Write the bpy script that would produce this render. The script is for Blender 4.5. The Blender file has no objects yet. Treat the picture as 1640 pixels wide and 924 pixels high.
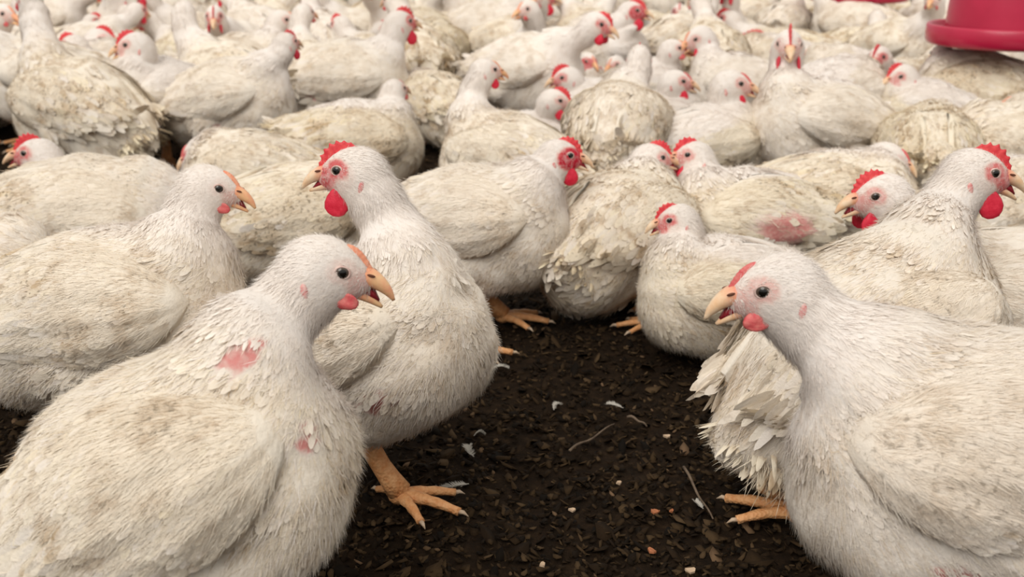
import bpy, math, random
import numpy as np
from mathutils import Vector, Matrix

# ------------------------------------------------------------------ camera
F = 1900.0; W_, H_ = 1640, 924
CAM_Z = 0.61
TILT = math.atan(602.0 / F)
ST, CT = math.sin(TILT), math.cos(TILT)
scene = bpy.context.scene
COL = scene.collection
cam_d = bpy.data.cameras.new('camera'); cam = bpy.data.objects.new('camera', cam_d); COL.objects.link(cam)
cam_d.sensor_width = 36.0; cam_d.lens = 36.0 * F / W_
cam.location = (0, 0, CAM_Z); cam.rotation_euler = (math.pi / 2 - TILT, 0, 0)
cam_d.clip_start = 0.05
cam_d.dof.use_dof = True; cam_d.dof.focus_distance = 1.13; cam_d.dof.aperture_fstop = 9.5
scene.camera = cam

# ------------------------------------------------------------------ light
scene.view_settings.view_transform = 'Standard'; scene.view_settings.look = 'None'
scene.view_settings.gamma = 1.0; scene.view_settings.use_curve_mapping = False
scene.view_settings.exposure = -0.02
world = bpy.data.worlds.new('world'); scene.world = world; world.use_nodes = True
wn = world.node_tree.nodes; wl = world.node_tree.links
bg = wn['Background']
tc = wn.new('ShaderNodeTexCoord'); sx = wn.new('ShaderNodeSeparateXYZ'); rp = wn.new('ShaderNodeValToRGB')
wl.new(tc.outputs['Generated'], sx.inputs[0]); wl.new(sx.outputs['Z'], rp.inputs[0]); wl.new(rp.outputs[0], bg.inputs[0])
rp.color_ramp.elements[0].position = 0.0; rp.color_ramp.elements[0].color = (0.55, 0.535, 0.52, 1)
rp.color_ramp.elements[1].position = 0.7; rp.color_ramp.elements[1].color = (1.0, 0.965, 0.90, 1)
bg.inputs[1].default_value = 0.95
sd = bpy.data.lights.new('daylight', 'SUN'); sd.energy = 2.1; sd.angle = math.radians(45); sd.color = (1, 0.97, 0.92)
so = bpy.data.objects.new('daylight', sd); COL.objects.link(so)
so.rotation_euler = (math.radians(38), math.radians(-22), 0); so.location = (-2, -2, 4)

# ------------------------------------------------------------------ materials
def mat(name, col, rough=0.6, spec=0.3):
    m = bpy.data.materials.new(name); m.use_nodes = True
    b = m.node_tree.nodes['Principled BSDF']
    b.inputs['Base Color'].default_value = (*col, 1); b.inputs['Roughness'].default_value = rough
    b.inputs['Specular IOR Level'].default_value = spec
    return m
def N(m, t, **kw):
    n = m.node_tree.nodes.new(t)
    for k, v in kw.items(): setattr(n, k, v)
    return n
def Lk(m, a, b): m.node_tree.links.new(a, b)
def noise(m, vec, scale, detail=3, rough=0.55):
    n = N(m, 'ShaderNodeTexNoise'); n.inputs['Scale'].default_value = scale
    n.inputs['Detail'].default_value = detail; n.inputs['Roughness'].default_value = rough
    if vec is not None: Lk(m, vec, n.inputs['Vector'])
    return n.outputs['Fac']
def ramp(m, fac, stops):
    r = N(m, 'ShaderNodeValToRGB'); Lk(m, fac, r.inputs[0]); cr = r.color_ramp
    while len(cr.elements) < len(stops): cr.elements.new(0.5)
    for e, (p, c) in zip(cr.elements, stops): e.position = p; e.color = (*c, 1)
    return r.outputs[0]
def mix(m, fac, a, b, bt='MIX'):
    x = N(m, 'ShaderNodeMix', data_type='RGBA', blend_type=bt)
    for s, v in ((x.inputs[0], fac), (x.inputs[6], a), (x.inputs[7], b)):
        if isinstance(v, (int, float)): s.default_value = v
        elif isinstance(v, tuple): s.default_value = (*v, 1)
        else: Lk(m, v, s)
    return x.outputs[2]
def math_(m, op, a, b=None, clamp=False):
    x = N(m, 'ShaderNodeMath', operation=op); x.use_clamp = clamp
    for s, v in zip(x.inputs, (a, b)):
        if v is None: continue
        if isinstance(v, (int, float)): s.default_value = v
        else: Lk(m, v, s)
    return x.outputs[0]
def objvec(m, k=7.0):
    tc = N(m, 'ShaderNodeTexCoord'); oi = N(m, 'ShaderNodeObjectInfo')
    sc = N(m, 'ShaderNodeVectorMath', operation='SCALE'); sc.inputs[0].default_value = (k, k * 1.7, k * .6)
    Lk(m, oi.outputs['Random'], sc.inputs['Scale'])
    ad = N(m, 'ShaderNodeVectorMath', operation='ADD'); Lk(m, tc.outputs['Object'], ad.inputs[0]); Lk(m, sc.outputs[0], ad.inputs[1])
    return ad.outputs[0]
def attr(m, name):
    a = N(m, 'ShaderNodeAttribute'); a.attribute_name = name; return a.outputs['Fac']

def plumage_material():
    m = bpy.data.materials.new('plumage'); m.use_nodes = True
    b = m.node_tree.nodes['Principled BSDF']; v = objvec(m)
    dirt = attr(m, 'dirt'); skin = attr(m, 'skin')
    clean = (0.90, 0.835, 0.785)
    geo = N(m, 'ShaderNodeNewGeometry')
    n1 = noise(m, v, 11, 3, .6); n2 = noise(m, v, 60, 3, .6); n3 = noise(m, v, 170, 2, .5)
    cream = mix(m, math_(m, 'MULTIPLY', dirt, 0.75, True), clean, (0.85, 0.745, 0.545))
    f1 = math_(m, 'MULTIPLY', math_(m, 'SUBTRACT', n1, 0.45, True), 4.2, True)
    f1 = math_(m, 'MULTIPLY', f1, dirt, True)
    f1 = math_(m, 'MULTIPLY', f1, math_(m, 'ADD', math_(m, 'MULTIPLY', n2, 1.4), -0.1), True)
    c = mix(m, math_(m, 'MULTIPLY', f1, .8), cream, (0.62, 0.45, 0.255))
    # brown streaks follow single feathers inside the soiled areas
    isr = math_(m, 'GREATER_THAN', geo.outputs['Random Per Island'], 0.42)
    f3 = math_(m, 'MULTIPLY', math_(m, 'SUBTRACT', noise(m, v, 22, 3, .65), 0.50, True), 9, True)
    f3 = math_(m, 'MULTIPLY', math_(m, 'MULTIPLY', f3, isr), math_(m, 'MULTIPLY', dirt, 1.05, True), True)
    c = mix(m, math_(m, 'MULTIPLY', f3, .60), c, (0.42, 0.265, 0.13))
    # small dark mud specks
    f2 = math_(m, 'MULTIPLY', math_(m, 'SUBTRACT', n3, 0.585, True), 14, True)
    f2 = math_(m, 'MULTIPLY', f2, math_(m, 'MULTIPLY', math_(m, 'SUBTRACT', n1, 0.46, True), 7, True), True)
    f2 = math_(m, 'MULTIPLY', f2, dirt, True)
    c = mix(m, math_(m, 'MULTIPLY', f2, 0.9), c, (0.20, 0.14, 0.08))
    isl = math_(m, 'ADD', math_(m, 'MULTIPLY', geo.outputs['Random Per Island'], 0.10), 0.95)
    c = mix(m, 1.0, c, isl, 'MULTIPLY')
    sk = ramp(m, skin, [(0.0, (.84, .78, .71)), (0.35, (.80, .60, .53)), (0.7, (.70, .20, .19)), (1.0, (.56, .022, .045))])
    sf = math_(m, 'MULTIPLY', skin, 3.0, True)
    # downy speckle keeps the face from looking like smooth plastic
    sf = math_(m, 'MULTIPLY', sf, math_(m, 'ADD', math_(m, 'MULTIPLY', n3, 1.2), 0.30, True), True)
    c = mix(m, sf, c, sk)
    Lk(m, c, b.inputs['Base Color']); b.inputs['Roughness'].default_value = 0.85
    b.inputs['Specular IOR Level'].default_value = 0.12
    bm = N(m, 'ShaderNodeBump'); bm.inputs['Strength'].default_value = 0.35; bm.inputs['Distance'].default_value = 0.003
    Lk(m, noise(m, v, 230, 3, .6), bm.inputs['Height']); Lk(m, bm.outputs[0], b.inputs['Normal'])
    out = m.node_tree.nodes['Material Output']
    tr = N(m, 'ShaderNodeBsdfTranslucent'); Lk(m, c, tr.inputs[0]); ms = N(m, 'ShaderNodeMixShader'); ms.inputs[0].default_value = 0.18
    Lk(m, b.outputs[0], ms.inputs[1]); Lk(m, tr.outputs[0], ms.inputs[2]); Lk(m, ms.outputs[0], out.inputs[0])
    return m
M_PLUME = plumage_material()

def mottled(name, c0, c1, scale=120, rough=0.5, bump=0.3, sss=0.0):
    m = mat(name, c0, rough, 0.35); b = m.node_tree.nodes['Principled BSDF']; v = objvec(m)
    n = noise(m, v, scale, 3); Lk(m, ramp(m, n, [(0.35, c0), (0.65, c1)]), b.inputs['Base Color'])
    if bump:
        bm = N(m, 'ShaderNodeBump'); bm.inputs['Strength'].default_value = bump; bm.inputs['Distance'].default_value = 0.001
        Lk(m, noise(m, v, scale * 4, 2), bm.inputs['Height']); Lk(m, bm.outputs[0], b.inputs['Normal'])
    return m
M_COMB = mottled('comb_red', (.60, .03, .045), (.72, .075, .075), 160, .5)
M_COMBO = mottled('comb_orange', (.72, .25, .14), (.78, .38, .24), 160, .5)
M_WATTLE = mottled('wattle_red', (.55, .012, .035), (.66, .03, .06), 160, .42)
M_WATTLEP = mottled('wattle_pink', (.56, .07, .08), (.64, .17, .15), 160, .5)
M_LOBE = mottled('earlobe', (.60, .20, .19), (.74, .46, .42), 160, .55)
M_BEAK = mottled('beak', (.74, .46, .26), (.78, .60, .42), 90, .38, .15)
M_BEAKO = mottled('beak_orange', (.78, .36, .20), (.80, .52, .27), 90, .38, .15)
for m_ in (M_BEAK, M_BEAKO):
    b_ = m_.node_tree.nodes['Principled BSDF']; src = b_.inputs['Base Color'].links[0].from_socket
    Lk(m_, mix(m_, attr(m_, 'tip'), (.66, .20, .13) if m_ is M_BEAK else (.74, .27, .15), src), b_.inputs['Base Color'])
M_MOUTH = mat('mouth', (.22, .012, .02), .4)
M_NOSTRIL = mat('nostril', (.12, .04, .02), .7)
M_TONGUE = mat('tongue', (.62, .22, .20), .4)
M_LEG = mottled('leg_scales', (.62, .27, .10), (.72, .38, .17), 140, .55, .8)
b_ = M_LEG.node_tree.nodes['Principled BSDF']; vo = N(M_LEG, 'ShaderNodeTexVoronoi'); vo.inputs['Scale'].default_value = 320; Lk(M_LEG, objvec(M_LEG), vo.inputs['Vector'])
bm_l = N(M_LEG, 'ShaderNodeBump'); bm_l.inputs['Strength'].default_value = .8; bm_l.inputs['Distance'].default_value = .0012; Lk(M_LEG, vo.outputs['Distance'], bm_l.inputs['Height']); Lk(M_LEG, bm_l.outputs[0], b_.inputs['Normal'])
M_CLAW = mottled('claw', (.55, .42, .30), (.42, .30, .2), 200, .5, .1)
M_LID = mottled('eyelid', (.66, .50, .44), (.55, .34, .30), 200, .6)
M_EYE = mat('eye', (.1, .06, .04), .08, .6)
def eye_material():
    m = M_EYE; b = m.node_tree.nodes['Principled BSDF']
    tc = N(m, 'ShaderNodeTexCoord'); s = N(m, 'ShaderNodeSeparateXYZ'); Lk(m, tc.outputs['Object'], s.inputs[0])
    d = math_(m, 'SQRT', math_(m, 'ADD', math_(m, 'POWER', s.outputs['X'], 2.0), math_(m, 'POWER', s.outputs['Z'], 2.0)))
    c = ramp(m, math_(m, 'MULTIPLY', d, 100.0), [(0.30, (.006, .005, .004)), (0.38, (.075, .050, .035)), (0.52, (.095, .065, .045)), (0.6, (.02, .01, .008))])
    Lk(m, c, b.inputs['Base Color'])
eye_material()

# ------------------------------------------------------------------ mesh helpers
def mesh_obj(name, V, Fc, material, parent=None, smooth=True, attrs=None, normals=None):
    me = bpy.data.meshes.new(name)
    V = np.asarray(V, dtype=np.float32); 
    if isinstance(Fc, np.ndarray):
        k = Fc.shape[1]; n = len(Fc)
        me.vertices.add(len(V)); me.vertices.foreach_set('co', V.ravel())
        me.loops.add(n * k); me.loops.foreach_set('vertex_index', Fc.astype(np.int32).ravel())
        me.polygons.add(n); me.polygons.foreach_set('loop_start', np.arange(0, n * k, k, dtype=np.int32))
        me.update(calc_edges=True)
    else:
        me.from_pydata([tuple(map(float, v)) for v in V], [], [tuple(int(i) for i in f) for f in Fc])
    if smooth and len(me.polygons): me.polygons.foreach_set('use_smooth', [True] * len(me.polygons))
    for k, a in (attrs or {}).items():
        at = me.attributes.new(k, 'FLOAT', 'POINT'); at.data.foreach_set('value', np.asarray(a, dtype=np.float32))
    me.materials.append(material); me.update()
    if normals is not None: me.normals_split_custom_set_from_vertices(np.asarray(normals, dtype=np.float32).tolist())
    o = bpy.data.objects.new(name, me); COL.objects.link(o); o.parent = parent
    return o
def tag(o, label=None, cat=None, group=None, kind=None):
    if label: o['label'] = label
    if cat: o['category'] = cat
    if group: o['group'] = group
    if kind: o['kind'] = kind
    return o
def merge(parts):
    V = []; Fq = []; n = 0
    for v, f in parts:
        v = np.asarray(v); V.append(v); Fq += [tuple(i + n for i in q) for q in f]; n += len(v)
    return np.vstack(V), Fq
def sweep(path, ra, rb, nseg=10, up=(0, 0, 1), cap=True):
    """elliptical tube: ra = half width sideways, rb = half height"""
    path = np.asarray(path, float); n = len(path); up = np.asarray(up, float)
    V = []; Fq = []
    for i in range(n):
        t = path[min(i + 1, n - 1)] - path[max(i - 1, 0)]; t /= np.linalg.norm(t) + 1e-9
        s = np.cross(up, t)
        if np.linalg.norm(s) < 1e-3: s = np.cross((0.0, 1.0, 0.03), t)
        s /= np.linalg.norm(s); u = np.cross(t, s)
        for k in range(nseg):
            a = 2 * math.pi * k / nseg
            V.append(path[i] + s * ra[i] * math.cos(a) + u * rb[i] * math.sin(a))
    for i in range(n - 1):
        for k in range(nseg):
            k2 = (k + 1) % nseg
            Fq.append((i * nseg + k, i * nseg + k2, (i + 1) * nseg + k2, (i + 1) * nseg + k))
    if cap:
        Fq.append(tuple(range(nseg))[::-1]); Fq.append(tuple((n - 1) * nseg + k for k in range(nseg)))
    return np.array(V), Fq
def spline(pts, n):
    """Catmull-Rom through control rows (any columns)"""
    P = np.asarray(pts, float); P = np.vstack([2 * P[0] - P[1], P, 2 * P[-1] - P[-2]]); m = len(P) - 3; out = []
    for q in np.linspace(0, m - 1e-6, n):
        i = int(q); t = q - i; a, b, c, d = P[i:i + 4]
        out.append(.5 * (2 * b + (c - a) * t + (2 * a - 5 * b + 4 * c - d) * t * t + (3 * b - a - 3 * c + d) * t ** 3))
    return np.array(out)
def ellipsoid(c, r, R=np.eye(3), nu=12, nv=8):
    V = []; Fq = []
    for j in range(nv + 1):
        ph = math.pi * j / nv
        for i in range(nu):
            th = 2 * math.pi * i / nu
            V.append(np.asarray(c) + R @ (np.array([math.sin(ph) * math.cos(th), math.sin(ph) * math.sin(th), math.cos(ph)]) * r))
    for j in range(nv):
        for i in range(nu):
            i2 = (i + 1) % nu
            Fq.append((j * nu + i, (j + 1) * nu + i, (j + 1) * nu + i2, j * nu + i2))
    return np.array(V), Fq

def surface_nets(fun, lo, hi, h):
    ax = [np.arange(lo[i], hi[i] + h, h) for i in range(3)]
    G = np.stack(np.meshgrid(*ax, indexing='ij'), -1); sh = G.shape[:3]
    D = fun(G.reshape(-1, 3)).reshape(sh)
    S = D < 0
    cnt = np.zeros(tuple(s - 1 for s in sh), int)
    offs = [(i, j, k) for i in (0, 1) for j in (0, 1) for k in (0, 1)]
    sl = lambda A, o: A[o[0]:A.shape[0] - 1 + o[0], o[1]:A.shape[1] - 1 + o[1], o[2]:A.shape[2] - 1 + o[2]]
    for o in offs: cnt += sl(S, o)
    act = (cnt > 0) & (cnt < 8); idx = np.argwhere(act)
    imap = -np.ones(act.shape, int); imap[tuple(idx.T)] = np.arange(len(idx))
    acc = np.zeros((len(idx), 3)); c = np.zeros(len(idx))
    for a in offs:
        for d in range(3):
            if a[d]: continue
            b = list(a); b[d] = 1; b = tuple(b)
            da = D[idx[:, 0] + a[0], idx[:, 1] + a[1], idx[:, 2] + a[2]]; db = D[idx[:, 0] + b[0], idx[:, 1] + b[1], idx[:, 2] + b[2]]
            cr = (da < 0) != (db < 0); t = np.where(cr, da / np.where(cr, da - db, 1), 0)
            p = np.tile(np.array(a, float), (len(idx), 1)); p[:, d] += t
            acc[cr] += p[cr]; c[cr] += 1
    V = (idx + acc / c[:, None]) * h + np.array([ax[0][0], ax[1][0], ax[2][0]])
    Q = []
    for d in range(3):
        e1, e2 = [(1, 2), (2, 0), (0, 1)][d]
        A = S.take(range(sh[d] - 1), d); B = S.take(range(1, sh[d]), d)
        ch = np.argwhere(A != B)
        ok = (ch[:, e1] > 0) & (ch[:, e2] > 0) & (ch[:, e1] < sh[e1] - 1) & (ch[:, e2] < sh[e2] - 1); ch = ch[ok]
        def cell(o1, o2):
            q = ch.copy(); q[:, e1] -= o1; q[:, e2] -= o2; return imap[tuple(q.T)]
        q = np.stack([cell(1, 1), cell(0, 1), cell(0, 0), cell(1, 0)], 1)
        flip = ~A[tuple(ch.T)]; q[flip] = q[flip][:, ::-1]; Q.append(q)
    return V, np.vstack(Q)

def sd_ell(p, c, r):
    q = (p - c) / r; k0 = np.linalg.norm(q, axis=1); k1 = np.linalg.norm(q / r, axis=1) + 1e-9
    return k0 * (k0 - 1) / k1
def sd_cone(p, a, b, ra, rb):
    ab = b - a; t = np.clip(((p - a) @ ab) / (ab @ ab + 1e-12), 0, 1)
    return np.linalg.norm(p - a - t[:, None] * ab, axis=1) - (ra + (rb - ra) * t)
def smin(a, b, k):
    h = np.maximum(k - np.abs(a - b), 0) / k
    return np.minimum(a, b) - h * h * k * .25

def rows_unit(v): return v / (np.linalg.norm(v, axis=-1, keepdims=True) + 1e-12)

FV = np.array([0, .30, .66, .90, 1.0]); FW = np.array([.35, .92, 1.0, .62, .12])
def feather_mesh(P, Nn, D, L, Wd, lift, curv, extra=None):
    """one curved vane per row of P; returns verts, quads"""
    n = len(P); D = rows_unit(D - (D * Nn).sum(1, keepdims=True) * Nn); S = np.cross(Nn, D)
    V = np.zeros((n, 5, 3, 3))
    for i, (v, w) in enumerate(zip(FV, FW)):
        up = lift * v - curv * (L * v) ** 2 - 0.0008 * (1 - v)
        for j, c in enumerate((-1, 0, 1)):
            V[:, i, j] = P + D * (L * v)[:, None] + S * (Wd * .5 * w * c)[:, None] + Nn * (up - (Wd * w * .16 * c * c))[:, None]
    q = []
    for i in range(4):
        for j in range(2):
            a = i * 3 + j; q.append((a, a + 3, a + 4, a + 1))
    q = np.array(q); Q = (np.arange(n)[:, None, None] * 15 + q[None]).reshape(-1, 4)
    return V.reshape(-1, 3), Q

def strand_mesh(P, Nn, D, L, Wd, lift, curv):
    n = len(P); D = rows_unit(D - (D * Nn).sum(1, keepdims=True) * Nn); S = np.cross(Nn, D)
    V = np.zeros((n, 4, 2, 3))
    for i, (v, w) in enumerate(zip((0, .4, .75, 1.0), (1.0, .85, .55, .08))):
        up = lift * v ** 1.4 - curv * (L * v) ** 2 - .0004 * (1 - v)
        for j, c in enumerate((-1, 1)): V[:, i, j] = P + D * (L * v)[:, None] + S * (Wd * .5 * w * c)[:, None] + Nn * up[:, None]
    q = np.array([(i * 2, i * 2 + 2, i * 2 + 3, i * 2 + 1) for i in range(3)])
    return V.reshape(-1, 3), (np.arange(n)[:, None, None] * 8 + q[None]).reshape(-1, 4)

def unproj(u, v):
    x = (u - W_ / 2) / F; y = -(v - H_ / 2) / F
    return np.array([x, CT + y * ST, -ST + y * CT])       # per unit of depth along the optical axis
def at_height(u, v, h):
    d = unproj(u, v); t = (CAM_Z - h) / -d[2]; return np.array([0, 0, CAM_Z]) + d * t, t
def at_depth(u, v, t): return np.array([0, 0, CAM_Z]) + unproj(u, v) * t

def rot_head(yaw, pitch, roll=0):
    cy, sy, cp, sp = math.cos(yaw), math.sin(yaw), math.cos(pitch), math.sin(pitch)
    X = np.array([cy * cp, sy * cp, sp]); Y = np.array([-sy, cy, 0]); Z = np.cross(X, Y)
    return np.stack([X, Y, Z], 1)      # columns

# ------------------------------------------------------------------ the chicken
def chicken(name, body, h, head, yaw, hyaw, label=None, hp=-8, pitch=8, s=1.0, hs=1.0, hd=None, comb=.5, wat=.6, face=.4, dirt=.6,
            gape=.2, orange=0, res=.006, nf=2200, feet=None, bare=(), seed=0, sit=False, group=None, neckr=1.0, world_pos=None, fine=True,
            tail_drop=0.0, wing=True, strands=7.5, wtilt=.034, wx=.112, tail_n=12, fl=1.0):
    rng = np.random.default_rng(seed + 17)
    if world_pos is None:
        wc, t = at_height(body[0], body[1], h)
        if hd is None: hd = .10 * s * math.sin(math.radians(yaw))
        hw = at_depth(head[0], head[1], t + hd)
    else:
        wc = np.array(world_pos, float); hw = None
    yr = math.radians(yaw); ca, sa = math.cos(-yr), math.sin(-yr)
    root = bpy.data.objects.new(name, None); COL.objects.link(root); root.empty_display_size = .05
    root.location = (wc[0], wc[1], 0); root.rotation_euler = (0, 0, yr)
    tag(root, label, 'chicken', group)
    def tolocal(p):
        q = np.asarray(p, float) - np.array([wc[0], wc[1], 0]); return np.array([q[0] * ca - q[1] * sa, q[0] * sa + q[1] * ca, q[2]])
    HC = tolocal(hw) if hw is not None else np.array(head, float)
    RH = rot_head(math.radians(hyaw - yaw), math.radians(hp))
    th = math.radians(pitch)
    RB = np.array([[math.cos(th), 0, -math.sin(th)], [0, 1, 0], [math.sin(th), 0, math.cos(th)]])   # columns fwd, side, up
    BC = np.array([0, 0, h])
    def b2l(p): return BC + RB @ (np.asarray(p, float) * s)
    # neck
    Hs = hs * (1 + (s - 1) * .5)
    NB = b2l((.078, 0, .022)); HN = HC + RH @ (np.array([-.010, 0, -.012]) * Hs)
    Ln = np.linalg.norm(HN - NB)
    c1 = NB + (RB @ np.array([.55, 0, .75])) * Ln * .42
    c2 = HN + (RH @ np.array([-.30, 0, -.80])) * Ln * .36 + np.array([0, 0, -Ln * .08])
    ts = np.linspace(0, 1, 8)[:, None]
    NK = (1 - ts) ** 3 * NB + 3 * (1 - ts) ** 2 * ts * c1 + 3 * (1 - ts) * ts ** 2 * c2 + ts ** 3 * HN
    NR = (np.interp(np.linspace(0, 1, 8), [0, .25, .5, .75, 1], [.060, .041, .0305, .0268, .0250])) * s * neckr
    NR[-1] = .0255 * Hs; NR[-2] = .5 * NR[-2] + .5 * .028 * Hs * neckr
    # legs
    legs = []
    for k, sg in enumerate((1, -1)):
        if feet and k < len(feet) and feet[k] is None: continue
        if feet and k < len(feet):
            fu, fv, fy = feet[k][:3]; fw, _ = at_height(fu, fv, 0.006); fp = tolocal(fw); fyaw = math.radians(fy - yaw)
        else:
            fp = np.array([(.03 if not sit else .06) * s, sg * .05 * s, .006]); fyaw = rng.normal(0, .15) + sg * .12
        fp[2] = .0095
        hock = b2l((-.015, sg * .055, -.075)); 
        if sit: hock = np.array([-.01 * s, sg * .055 * s, .03])
        else:
            hock = .5 * hock + .5 * (fp + np.array([-.03 * s, 0, .085 * s])); hock[2] = min(max(hock[2], .06), fp[2] + .10 * s)
        legs.append((fp, fyaw, hock, sg))
    ells = [((0, 0, 0), (.128, .094, .090)), ((.068, 0, -.020), (.078, .082, .088)), ((-.078, 0, -.022 - .02 * tail_drop), (.088, .084, .084)),
            ((-.140, 0, .024 - .05 * tail_drop), (.048, .044, .040)), ((.035, .045, -.055), (.075, .040, .055)), ((.035, -.045, -.055), (.075, .040, .055))]
    def core(pl, with_legs=True, with_neck=True):
        pb = (pl - BC) @ RB / s
        d = None
        for c, r in ells:
            e = sd_ell(pb, np.array(c), np.array(r)) * s
            d = e if d is None else smin(d, e, .030 * s)
        if with_legs and not sit:
            for fp, fy, hock, sg in legs:
                hip = b2l((-.02, sg * .055, -.045))
                d = smin(d, sd_cone(pl, hip, hock + np.array([0, 0, .012]), .046 * s, .019 * s), .03 * s)
        if with_neck:
            for i in range(7): d = smin(d, sd_cone(pl, NK[i], NK[i + 1], NR[i], NR[i + 1]), .022 if i < 3 else .008)
        return d
    def sdf(pl):
        d = core(pl)
        ph = (pl - HC) @ RH / Hs
        e = sd_ell(ph, np.array([-.002, 0, .001]), np.array([.0272, .0198, .0222]))
        e = smin(e, sd_ell(ph, np.array([.016, 0, -.004]), np.array([.0175, .0135, .0150])), .012)
        e = smin(e, sd_ell(ph, np.array([.0245, 0, -.0040]), np.array([.0115, .0092, .0112])), .006)
        for y_ in (-1, 1): e = smin(e, sd_ell(ph, np.array([-.0085, y_ * .0175, -.0035]), np.array([.0062, .0055, .0068])), .003)
        e = smin(e, sd_ell(ph, np.array([.000, 0, -.014]), np.array([.021, .0175, .020])), .012)
        return smin(d, e * Hs, .012)
    allp = np.vstack([NK, HC[None], [b2l((-.19, 0, .03)), b2l((.15, 0, 0)), b2l((0, 0, .1)), b2l((-.08, 0, -.13)), b2l((.06, 0, -.125))]] + [l[2][None] for l in legs])
    lo = allp.min(0) - .045; hi = allp.max(0) + .045; lo[1] = min(lo[1], -.12 * s); hi[1] = max(hi[1], .12 * s); lo[2] = max(lo[2], .004)
    V, Q = surface_nets(sdf, lo, hi, res)
    e_ = 5e-4
    def grad(fun, P):
        return rows_unit(np.stack([fun(P + np.eye(3)[i] * e_) - fun(P - np.eye(3)[i] * e_) for i in range(3)], 1))
    G = grad(sdf, V); V = V - G * np.clip(sdf(V), -res, res)[:, None]
    # lumpy plumage relief
    pb = (V - BC) @ RB / s; ph = (V - HC) @ RH / Hs
    rh = np.linalg.norm(ph - np.array([.002, 0, -.002]), axis=1)
    bodymask = np.clip((rh - .034) / .03, 0, 1)
    ph3 = rng.uniform(0, 6, 9)
    lump = sum(np.sin(V @ (rows_unit(rng.normal(size=3)) * f) + ph3[i]) * a for i, (f, a) in enumerate([(55, .0022), (75, .0018), (100, .0013), (130, .001), (40, .002), (160, .0007)]))
    V = V + G * (lump * bodymask)[:, None]; V[:, 2] = np.maximum(V[:, 2], .005)
    # nearest neck distance -> masks
    def masks(P):
        pbm = (P - BC) @ RB / s; phm = (P - HC) @ RH / Hs
        dn = np.linalg.norm(P[:, None] - NK[None], axis=2); i = dn.argmin(1)
        necky = np.clip((i - 1.0) / 2.5, 0, 1)
        pm = np.clip((.30 - .8 * pbm[:, 0]) , .35, 1.0)                # breast cleaner than back and rear
        dm = dirt * (1 - .85 * necky) * (.55 + .45 * pm)
        rr = np.linalg.norm((phm - np.array([.015, 0, -.001])) / np.array([.021, 1, .017]), axis=1)
        ry = np.linalg.norm((phm - np.array([.0125, 0, .0050])) / np.array([1.15, 9, 1]), axis=1)
        rb = np.linalg.norm((phm - np.array([.030, 0, -.0035])) / np.array([1.1, 9, 1]), axis=1)
        cheek = 1.0 if face > .88 else .30
        face_m = np.maximum(np.clip((1.22 - rr) / .32, 0, 1) * cheek, np.maximum(np.clip((.0125 - ry) / .004, 0, 1), np.clip((.0155 - rb) / .005, 0, 1)))
        face_m = face_m * np.clip((.040 - np.linalg.norm(phm, axis=1)) / .006, 0, 1)
        top = np.clip((phm[:, 2] - .014) / .006, 0, 1)
        sk = face_m * (1 - top) * np.maximum(face, .42 * np.clip((.0155 - rb) / .005, 0, 1))
        br = np.zeros(len(P))
        for (bx, by, bz, r) in bare:
            dd = np.linalg.norm((pbm - np.array([bx, by, bz])) / np.array([1.25, 1.0, .62]), axis=1) + .006 * np.sin((pbm[:, 0] - bx) * 230 + 1.5) * np.sin(pbm[:, 2] * 310 + pbm[:, 1] * 150)
            br = np.maximum(br, np.clip((r - dd) / (r * .45), 0, 1))
        return dm, sk, br, i, face_m, phm, pbm
    dm, sk, br, *_ = masks(V)
    mesh_obj('body', V, Q, M_PLUME, root, attrs={'dirt': dm, 'skin': np.maximum(sk, br * .62)})
    # ---------------- feathers over the body
    tri = V[Q[:, :3]]; ar = np.linalg.norm(np.cross(V[Q[:, 1]] - V[Q[:, 0]], V[Q[:, 3]] - V[Q[:, 0]]), axis=1)
    def sample(P4, area, n):
        f = rng.choice(len(area), n, p=area / area.sum()); a = rng.random((n, 1)); b = rng.random((n, 1)); q = P4[f]
        return (q[:, 0] * (1 - a) + q[:, 1] * a) * (1 - b) + (q[:, 3] * (1 - a) + q[:, 2] * a) * b
    def grown(Pt, Nn, Lm=1.0):
        dmv, skv, brv, ni, fm, phm, pbm = masks(Pt)
        T = np.gradient(NK, axis=0); tn = rows_unit(T)[ni]
        necky = np.clip((ni - .5) / 2.0, 0, 1)[:, None]
        dirb = (RB @ np.array([-1.0, 0, -.20]))[None] + np.stack([0 * pbm[:, 0], 0 * pbm[:, 0], -np.clip(-pbm[:, 2] * 9, 0, 1.2)], 1)
        D = rows_unit(dirb) * (1 - necky) + -tn * necky
        headd = np.clip((.036 - np.linalg.norm(phm, axis=1)) / .01, 0, 1)[:, None]
        D = D * (1 - headd) + (RH @ np.array([-1.0, 0, -.35]))[None] * headd
        D = rows_unit(D) + rng.normal(0, .16, D.shape)
        return dmv, skv, brv, ni, fm, headd[:, 0], necky[:, 0], D, pbm
    Pt = sample(V[Q], ar, int(nf * .85)); Nn = grad(sdf, Pt)
    dmv, skv, brv, ni, fm, headd, necky, D, pbm = grown(Pt, Nn)
    keep = (fm < .25) & (rng.random(len(Pt)) > brv * .93) & (Pt[:, 2] > .014)
    nn = math.sqrt(2200 / nf)
    rear = np.clip(-pbm[:, 0] * 6, 0, 1)
    L = (.023 * (1 - necky) + .019 * necky + .012 * rear * (1 - necky)) * (1 - .66 * headd) * nn ** .7 * rng.uniform(.75, 1.25, len(Pt)) * s * fl
    Wd = (.0105 * (1 - necky) + .0042 * necky) * (1 - .35 * headd) * nn ** .8 * rng.uniform(.8, 1.15, len(Pt)) * s
    lift = (.0004 + .0011 * rng.random(len(Pt)) ** 2 + .002 * rear * rng.random(len(Pt)) ** 3) * (1 - .5 * headd) * (1 - .55 * necky)
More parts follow.
